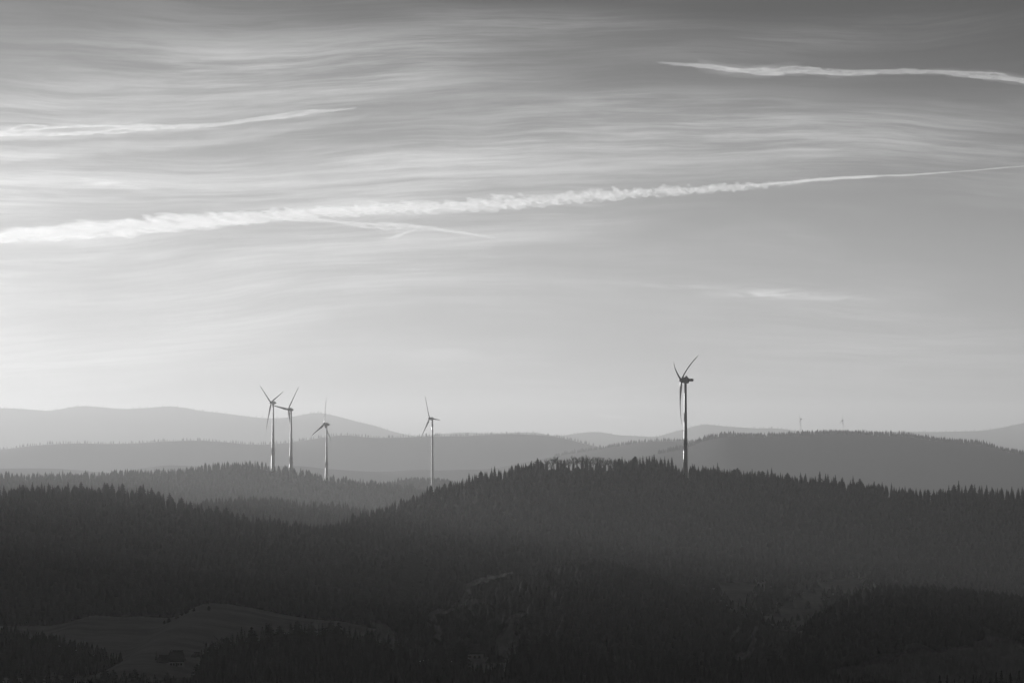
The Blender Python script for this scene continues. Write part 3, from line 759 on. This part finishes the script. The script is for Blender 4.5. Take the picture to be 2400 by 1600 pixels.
# ------------------------------------------------------------------ farm buildings
def house(name, label, P, rz, L, W, hw, hr, wins=(), annex=None, chimney=True, hip=0.35, group='farm buildings', plaster=True):
    t = empty(name, P, rz); tag(t, label, 'house', group)
    MB().box(-L / 2, L / 2, -W / 2, W / 2, -2.0, hw * .55).build('lower_wall', M_plaster if plaster else M_timber, t)
    MB().box(-L / 2 - .05, L / 2 + .05, -W / 2 - .05, W / 2 + .05, hw * .55 + .003, hw).build('upper_wall', M_timber, t)
    e = 1.3; hx = L / 2 * (1 - hip); r = MB()
    v = [(-L / 2 - e, -W / 2 - e, hw - .9), (L / 2 + e, -W / 2 - e, hw - .9), (L / 2 + e, W / 2 + e, hw - .9), (-L / 2 - e, W / 2 + e, hw - .9), (-hx, 0, hw + hr), (hx, 0, hw + hr)]
    r.add(v, [(0, 1, 5, 4), (2, 3, 4, 5), (1, 2, 5), (3, 0, 4), (3, 2, 1, 0)])
    rf = r.build('roof', M_roof, t)
    MB().box(-hx - .3, hx + .3, -.25, .25, hw + hr - .1, hw + hr + .22).build('ridge_cap', M_timber, rf)
    MB().box(-L / 2 - e, L / 2 + e, -W / 2 - e - .12, -W / 2 - e + .05, hw - 1.1, hw - .75).build('eave_board', M_timber, rf)
    if chimney:
        MB().box(-hx + .2, -hx + 1.3, -.5, .5, hw + hr - 1.2, hw + hr + 1.3).build('chimney', M_plaster, rf)
    for x, z, w, h in wins:
        f = MB(); f.box(x - w / 2 - .12, x + w / 2 + .12, -W / 2 - .1, -W / 2 + .02, z - .12, z + h + .12); fo = f.build('window', M_timber, t)
        MB().box(x - w / 2, x - .05, -W / 2 - .13, -W / 2 - .06, z, z + h).build('pane', M_glass, fo)
        MB().box(x + .05, x + w / 2, -W / 2 - .13, -W / 2 - .06, z, z + h).build('pane', M_glass, fo)
    return t


def on(key, px, D): return ((px - 1200) * K * D, D, gz(key, px, D))


fz = 3395
P = on('meadow', 414, fz); zt = P[2] + .1
farm = house('farmhouse', 'big-roofed timber farmhouse with white lower wall on the field below the meadow', (P[0], fz, zt), rad(4), 9.2, 9, 4.2, 4.6,
             [(-3.2, .3, .9, 1.1), (-1.6, .3, .9, 1.1), (1.2, .3, .9, 1.1), (2.8, .3, .9, 1.1)], hip=.22)
MB().box(-.6, .6, -4.62, -4.45, -.6, 1.7).build('door', M_timber, farm)
P = on('meadow', 384, fz)
barn = house('barn', 'lower barn with dark roof joined to the farmhouse gable', ((384 - 1200) * K * fz, fz + .5, zt), rad(4), 5.8, 7.5, 3.2, 3.0, [(-1, .2, 1.4, .9)], chimney=False, hip=.08)
house('shed', 'little shed with two bright skylights beside the black wood', ((463 - 1200) * K * 3520, 3520, float(at(463, 1541, 3520)[2])), rad(-12), 4.5, 4.5, 1.8, 1.8, chimney=False, hip=.1)
sh = bpy.data.objects['shed']
for dx in (-.9, .9):
    MB().add([(dx - .5, -2.45, 2.0), (dx + .5, -2.45, 2.0), (dx + .5, -1.55, 2.75), (dx - .5, -1.55, 2.75), (dx - .5, -2.4, 1.8), (dx + .5, -2.4, 1.8), (dx + .5, -1.5, 2.55), (dx - .5, -1.5, 2.55)],
             [(0, 1, 2, 3), (7, 6, 5, 4), (0, 4, 5, 1), (1, 5, 6, 2), (2, 6, 7, 3), (3, 7, 4, 0)]).build('skylight', M_skylight, sh)
house('house', 'dark hipped-roof house in the gap of the black wood', on('knoll', 1112, 3080), rad(3), 9.5, 8, 4.0, 3.6, [(-2.5, .2, 1.0, 1.1), (0, .2, 1.0, 1.1), (2.5, .2, 1.0, 1.1)], hip=.45, chimney=False)
house('house', 'lower dark roof beside the notch of the black wood', on('knoll', 1162, 3040), rad(-5), 8.5, 7, 2.2, 2.6, [(-2, -.2, 1.0, .9), (2, -.2, 1.0, .9)], hip=.3, chimney=False)


def farm_tree(px, top, D, key, kind, label, z=None, wide=1.0):
    X = (px - 1200) * K * D; z = gz(key, px, D) if z is None else z
    place_tree(kind, rng.randrange(6), (X, D, z - .2), float(at(px, top, D)[2]) - z, rng.uniform(0, 6.28), label, 'trees by the farms', wide)


farm_tree(367.5, 1523, 3415, 'meadow', 'spruce', 'slim spruce standing at the end wall of the barn', zt, .9)
farm_tree(1139.5, 1509, 3070, 'knoll', 'spruce', 'narrow spruce between the two dark roofs', None, .6)
farm_tree(1167, 1523, 3030, 'knoll', 'spruce', 'small spruce standing before the lower dark roof', None, .8)
farm_tree(1150, 1526, 3028, 'knoll', 'spruce', 'thinnest spruce in front of the lower dark roof', None, .4)
for q, (x, y) in enumerate([(386, 1458), (396, 1457), (415, 1460), (427, 1459), (438, 1463), (455, 1469), (490, 1482)]):
    D = 4100; z = float(at(x, y + 5, D)[2])
    place_tree('fir', q, ((x - 1200) * K * D, D, gz('meadow', x, D) - .2), 3.0 + (q * 37 % 5) * .4, q, f'small round bush along the field path, {nth(q + 1)} from the meadow edge', 'bushes along the field path', 2.2)
for q, (x, D) in enumerate([(1848, 4560), (1893, 4520), (1870, 4470), (1912, 4480), (1822, 4640)]):
    place_tree('fir', q, ((x - 1200) * K * D, D, gz('nearr', x, D) - .2), 5.0 + (q * 31 % 4) * .6, q, f'small round tree on the steep meadow, {nth(q + 1)} from its upper end', 'small trees on the steep meadow', 2.0)

# ------------------------------------------------------------------ contrails, smoke, mist
def cloud_mat(name, density, skin=0.03):
    """ice cloud: scattering volume with a barely visible veil as its outer skin"""
    m = bpy.data.materials.new(name); m.use_nodes = True
    G = Graph(m.node_tree)
    for nd in list(G.n):
        if nd.type != 'OUTPUT_MATERIAL': G.n.remove(nd)
    out = [nd for nd in G.n if nd.type == 'OUTPUT_MATERIAL'][0]
    tr = G.n.new('ShaderNodeBsdfTransparent'); tl = G.n.new('ShaderNodeBsdfTranslucent'); tl.inputs[0].default_value = (.95, .95, .95, 1)
    b = G.n.new('ShaderNodeMixShader'); b.inputs[0].default_value = skin
    G.l.new(tr.outputs[0], b.inputs[1]); G.l.new(tl.outputs[0], b.inputs[2]); G.l.new(b.outputs[0], out.inputs['Surface'])
    pv = G.n.new('ShaderNodeVolumePrincipled'); pv.inputs['Color'].default_value = (.99, .99, .99, 1)
    pv.inputs['Density'].default_value = density; pv.inputs['Anisotropy'].default_value = .6
    G.l.new(pv.outputs[0], out.inputs['Volume'])
    return m


def fuse(o, voxel):
    """melt overlapping puffs into one closed body"""
    md = o.modifiers.new('fuse', 'REMESH'); md.mode = 'VOXEL'; md.voxel_size = voxel; md.adaptivity = 0
    dg = bpy.context.evaluated_depsgraph_get()
    me = bpy.data.meshes.new_from_object(o.evaluated_get(dg))
    o.modifiers.clear(); old = o.data; o.data = me; bpy.data.meshes.remove(old)
    me.polygons.foreach_set('use_smooth', np.ones(len(me.polygons), bool))
    return o


def ico():
    t = (1 + 5 ** .5) / 2
    V = np.array([(-1, t, 0), (1, t, 0), (-1, -t, 0), (1, -t, 0), (0, -1, t), (0, 1, t), (0, -1, -t), (0, 1, -t), (t, 0, -1), (t, 0, 1), (-t, 0, -1), (-t, 0, 1)], float)
    F = [(0, 11, 5), (0, 5, 1), (0, 1, 7), (0, 7, 10), (0, 10, 11), (1, 5, 9), (5, 11, 4), (11, 10, 2), (10, 7, 6), (7, 1, 8), (3, 9, 4), (3, 4, 2), (3, 2, 6), (3, 6, 8), (3, 8, 9), (4, 9, 5), (2, 4, 11), (6, 2, 10), (8, 6, 7), (9, 8, 1)]
    V /= np.linalg.norm(V, axis=1)[:, None]
    V = list(map(tuple, V)); cache = {}; F2 = []
    def mid(a, b):
        k = (min(a, b), max(a, b))
        if k not in cache:
            p = np.array(V[a]) + np.array(V[b]); p /= np.linalg.norm(p); V.append(tuple(p)); cache[k] = len(V) - 1
        return cache[k]
    for a, b, c in F:
        x, y, z = mid(a, b), mid(b, c), mid(c, a); F2 += [(a, x, z), (b, y, x), (c, z, y), (x, y, z)]
    return np.array(V), np.array(F2)


IV, IF = ico()
TRAIL = 200000.0         # the jets' tracks pass about 200 km away


def contrail(name, label, n, path, material, seed, stretch=(1.5, 3), rsize=(.12, .3), lean=0.0, voxel=26.0, feather=0.0, strands=0, parent=None, spread=.24, left_stretch=1.0):
    """a trail of ice cloud some 9 km up: many small thin puffs along its line. path: (x, y, width) in photograph pixels"""
    rng = np.random.RandomState(seed)
    p = np.array(path, float); s = np.where(np.arange(n) % 2 == 0, (np.arange(n) + .5) / n, rng.rand(n))
    L = np.concatenate([[0], np.cumsum(np.hypot(np.diff(p[:, 0]), np.diff(p[:, 1])))]); L /= L[-1]
    x = np.interp(s, L, p[:, 0]); y = np.interp(s, L, p[:, 1]); w = np.interp(s, L, p[:, 2])
    o = np.clip(rng.normal(0, spread, n), -.62, .62) * np.where(np.arange(n) % 4 == 0, .3, 1)
    r = np.maximum(w * rng.uniform(rsize[0], rsize[1], n), 1.6)
    st = rng.uniform(stretch[0], stretch[1], n)
    st = st * np.interp(x, [0, 700, 1300], [left_stretch, 1 + (left_stretch - 1) * .45, 1])
    fe = rng.rand(n) < feather                       # thin fall streaks under the trail
    o = np.where(fe, rng.uniform(.1, .6, n), o); st = np.where(fe, st * 2.2, st); r = np.where(fe, r * .6, r)
    if strands:                                      # braided: thin strands wandering about the line
        kx = rng.randint(0, strands, n)
        o = np.array([.42 * fbm(s * 7, s * 0 + 9.1 * q, seed + q, 3) * 1.6 + (q - (strands - 1) / 2) * .5 / max(1, strands - 1) for q in range(strands)])[kx, np.arange(n)] + rng.normal(0, .03, n)
    yy = y + o * w; xx = x + np.where(fe, o * w * 1.2, 0)
    dist = np.full(n, TRAIL)
    P = at(xx, yy, dist); kk = K * dist
    P[:, 1] += rng.normal(0, .3, n) * w * kk
    tang = np.interp(s, (L[1:] + L[:-1]) / 2, np.arctan2(-np.diff(p[:, 1]), np.diff(p[:, 0])))
    ang = tang + np.where(fe, rad(-16), lean) * np.interp(x, [0, 700, 1300], [1 / left_stretch, .7 + .3 / left_stretch, 1]) + rng.normal(0, .10, n)
    R = r * kk; ca, sa = np.cos(ang), np.sin(ang)
    jit = 1 + .28 * rng.randn(n, len(IV)).clip(-1.5, 1.5)
    lx = IV[None, :, 0] * jit * (R * st)[:, None]; lz = IV[None, :, 2] * jit * R[:, None]; ly = IV[None, :, 1] * jit * R[:, None] * 1.2
    V = np.stack([lx * ca[:, None] - lz * sa[:, None], ly, lx * sa[:, None] + lz * ca[:, None]], -1)
    org = P.mean(0)
    V = V + (P - org)[:, None, :]
    F = IF[None] + (np.arange(n) * len(IV))[:, None, None]
    o = obj(name, mesh_np(name, V.reshape(-1, 3), F.reshape(-1, 3)), material, None, tuple(org), True)
    fuse(o, voxel)
    if parent is not None:
        o.parent = parent; o.location = org - np.array(parent.location)
        return o
    return tag(o, label, 'contrail', 'contrails in the sky')


M_ice = cloud_mat('ice_cloud_dense', .0013)
M_halo = cloud_mat('ice_cloud_halo', .00035, .006)
M_ice2 = cloud_mat('ice_cloud_soft', .0010)
M_ice3 = cloud_mat('ice_cloud_faint', .00016, .004)
main = [(-60, 566, 26), (0, 553, 24), (100, 546, 30), (204, 538, 34), (408, 521, 34), (612, 506, 27), (816, 492, 25), (1020, 482, 28), (1200, 474, 29), (1353, 460, 27), (1506, 449, 25), (1659, 441, 21), (1776, 434, 17), (1863, 426, 12), (1965, 417.5, 9), (2040, 414, 6.5)]
body = contrail('contrail', 'long bright puffy vapour trail crossing the whole sky, thinning to a line', 900, [(x, y + w * .08, w * .9) for x, y, w in main], M_halo, 40, (2, 4), (.14, .34), lean=rad(-10), spread=.2, voxel=48, left_stretch=2)
contrail('puffs', '', 2600, main, M_ice, 41, (1.2, 3.2), (.05, .16), lean=rad(-16), feather=.25, parent=body, spread=.25, left_stretch=3.2, voxel=32)
B = MB(); R = []
px_ = np.arange(1700, 2510, 10.0)
yy_ = np.interp(px_, [1659, 1776, 1863, 1965, 2067, 2140, 2220, 2300, 2400, 2510], [440, 433, 426, 417, 412.5, 409.5, 404, 398, 389.5, 381]) + 1.0 * fbm(px_ / 40, px_ * 0, 5, 2)
ww_ = np.interp(px_, [1700, 1800, 1900, 1965, 2067, 2220, 2400, 2510], [.5, 4.5, 7, 6.5, 5.5, 4, 3, 2.6]) * (1 + .45 * fbm(px_ / 28, px_ * 0 + 2, 6, 3))
for q in range(len(px_)):
    c_ = at(px_[q], yy_[q], TRAIL); r_ = ww_[q] * .5 * K * TRAIL
    R.append([(c_[0] - body.location.x, c_[1] + r_ * math.cos(a_) - body.location.y, c_[2] + r_ * math.sin(a_) - body.location.z) for a_ in np.linspace(0, 2 * math.pi, 10, endpoint=False)])
B.rings(R); B.build('thin_end', cloud_mat('ice_cloud_line', .0045, .01), body, True)


def soft_trail(label, path, n, seed, strands, dens=M_ice2):
    o = contrail('contrail', label, n // 2, [(x, y, w * 1.25) for x, y, w in path], M_ice3, seed, (5, 11), (.12, .3), voxel=50)
    contrail('strands', '', n, path, dens, seed + 100, (5, 14), (.04, .10), strands=strands, parent=o)
    return o


soft_trail('soft bright vapour trail high above the hazy turbines, rising from the picture edge', [(-60, 318, 24), (0, 313, 24), (204, 306, 24), (357, 301, 19), (510, 294, 10), (587, 283, 9), (663, 274, 12), (740, 263, 9), (790, 258, 5), (820, 255, 2)], 900, 42, 5)
contrail('contrail', 'faint wide vapour trail just under the soft one', 420, [(-60, 378, 26), (0, 372, 26), (204, 350, 26), (460, 336, 24), (612, 311, 22), (765, 288, 16), (898, 263, 6)], M_ice3, 43, (5, 10), (.12, .3), voxel=50)
soft_trail('ragged braided vapour trail high above the black turbine', [(1555, 148, 2), (1600, 151, 6), (1659, 155, 13), (1710, 161, 20), (1787, 167, 22), (1863, 164, 16), (1965, 172, 14), (2067, 169, 10), (2169, 169, 11), (2271, 174, 14), (2348, 180, 18), (2400, 190, 20), (2450, 198, 20)], 1000, 44, 5)
spur = soft_trail('short slanting vapour trail branching under the long bright one', [(655, 512, 8), (765, 517, 10), (867, 526, 14), (930, 535, 20), (969, 534, 15), (1046, 541, 10), (1100, 548, 7), (1150, 556, 2)], 420, 45, 3)
contrail('hook', '', 90, [(900, 559, 3), (922, 556, 9), (945, 547, 9), (978, 536, 5)], M_ice2, 48, (3, 6), (.1, .25), parent=spur)
contrail('contrail', 'tiny thin vapour trail low at the edge of the sky', 60, [(2350, 873, 1.5), (2400, 867, 3), (2440, 862, 3)], M_ice2, 46, (3, 6), (.2, .4))


def vol_mat(name, density, g_=0.3, col=.9):
    m = bpy.data.materials.new(name); m.use_nodes = True
    G = Graph(m.node_tree)
    for nd in list(G.n):
        if nd.type != 'OUTPUT_MATERIAL': G.n.remove(nd)
    out = [nd for nd in G.n if nd.type == 'OUTPUT_MATERIAL'][0]
    pv = G.n.new('ShaderNodeVolumePrincipled')
    pv.inputs['Color'].default_value = (col, col, col, 1); pv.inputs['Density'].default_value = density; pv.inputs['Anisotropy'].default_value = g_
    G.l.new(pv.outputs[0], out.inputs['Volume'])
    return m


def plume(name, label, n, path, D, material, seed, voxel=.45, rs=(.10, .30), st_=(1.2, 3.5)):
    """chimney smoke: torn puffs strung along its drift, melted together. path: (x, y, width) in photograph pixels"""
    rng = np.random.RandomState(seed); p = np.array(path, float); s = rng.rand(n)
    L = np.concatenate([[0], np.cumsum(np.hypot(np.diff(p[:, 0]), np.diff(p[:, 1])))]); L /= L[-1]
    x = np.interp(s, L, p[:, 0]); y = np.interp(s, L, p[:, 1]); w = np.interp(s, L, p[:, 2])
    x = x + .45 * w * fbm(s * 14, s * 0, seed, 3) * 2 + rng.normal(0, .25, n) * w; y = y + .4 * w * fbm(s * 14, s * 0 + 4, seed + 2, 3) * 2 + rng.normal(0, .18, n) * w
    P = at(x, y, D); kk = K * D; R = w * rng.uniform(*rs, n) * kk; st = rng.uniform(*st_, n)
    P[:, 1] += rng.normal(0, .3, n) * w * kk
    ang = np.interp(s, (L[1:] + L[:-1]) / 2, np.arctan2(-np.diff(p[:, 1]), np.diff(p[:, 0]))) + rng.normal(0, .35, n)
    ca, sa = np.cos(ang)[:, None], np.sin(ang)[:, None]
    jit = 1 + .25 * rng.randn(n, len(IV)).clip(-1.5, 1.5)
    lx = IV[None, :, 0] * jit * (R * st)[:, None]; lz = IV[None, :, 2] * jit * R[:, None]; ly = IV[None, :, 1] * jit * R[:, None]
    V = np.stack([lx * ca - lz * sa, ly, lx * sa + lz * ca], -1) + P[:, None, :]
    F = IF[None] + (np.arange(n) * len(IV))[:, None, None]
    o = obj(name, mesh_np(name, V.reshape(-1, 3), F.reshape(-1, 3)), material)
    fuse(o, voxel)
    return tag(o, label, None, None, 'stuff')


M_smoke = vol_mat('chimney_smoke', .055, .2, .99)
M_thin = vol_mat('thin_smoke', .022, .2, .99)
M_mist = vol_mat('valley_mist', .008, .2, .99)
plume('smoke', 'curl of smoke rising from the valley', 170, [(1085, 1412, 16), (1090, 1396, 12), (1104, 1372, 13), (1130, 1359, 12), (1165, 1351, 9), (1197, 1342, 9)], 3250, M_smoke, 61)
plume('smoke', 'smoke at the foot of the curl', 130, [(1026, 1490, 14), (1024, 1462, 12), (1012, 1436, 14), (1050, 1428, 12), (1085, 1414, 14)], 3250, M_thin, 68)
plume('smoke', 'faint smoke hanging under the curl', 70, [(1105, 1436, 8), (1100, 1412, 14), (1120, 1404, 10), (1132, 1414, 6)], 3260, M_thin, 62)
plume('smoke', 'smoke drifting up behind the black wood', 110, [(1736, 1545, 20), (1752, 1530, 15), (1764, 1505, 11), (1770, 1485, 10), (1775, 1466, 9)], 2750, M_thin, 63)
plume('smoke', 'thin smoke beside the drifting smoke', 50, [(1712, 1500, 8), (1722, 1478, 8), (1736, 1464, 8), (1742, 1458, 6)], 2750, M_thin, 64)
plume('smoke', 'pale smoke behind the notch by the roofs', 120, [(1200, 1545, 34), (1190, 1520, 30), (1186, 1480, 26), (1200, 1450, 18), (1230, 1440, 12)], 3200, M_thin, 65, .8)
plume('smoke', 'pale smoke at the gap by the tall firs', 70, [(905, 1510, 36), (896, 1492, 32), (888, 1470, 22)], 3000, M_thin, 66, .8)
plume('mist', 'bank of mist lying in the valley behind the last trees', 90, [(1990, 1585, 30), (2060, 1572, 50), (2130, 1570, 60), (2220, 1568, 70), (2320, 1562, 80), (2420, 1562, 90), (2560, 1566, 80)], 2380, M_mist, 67, 1.2, (.2, .45), (2, 4.5))

# ------------------------------------------------------------------ haze: the air itself
B = MB().box(-31000, 31000, -1700, 78000, -8.0, CZ + 240)
hz = B.build('haze', vol_mat('haze_air', HAZE_DENSITY, HAZE_G, .58))
tag(hz, kind='stuff', label='pale haze filling the valleys')
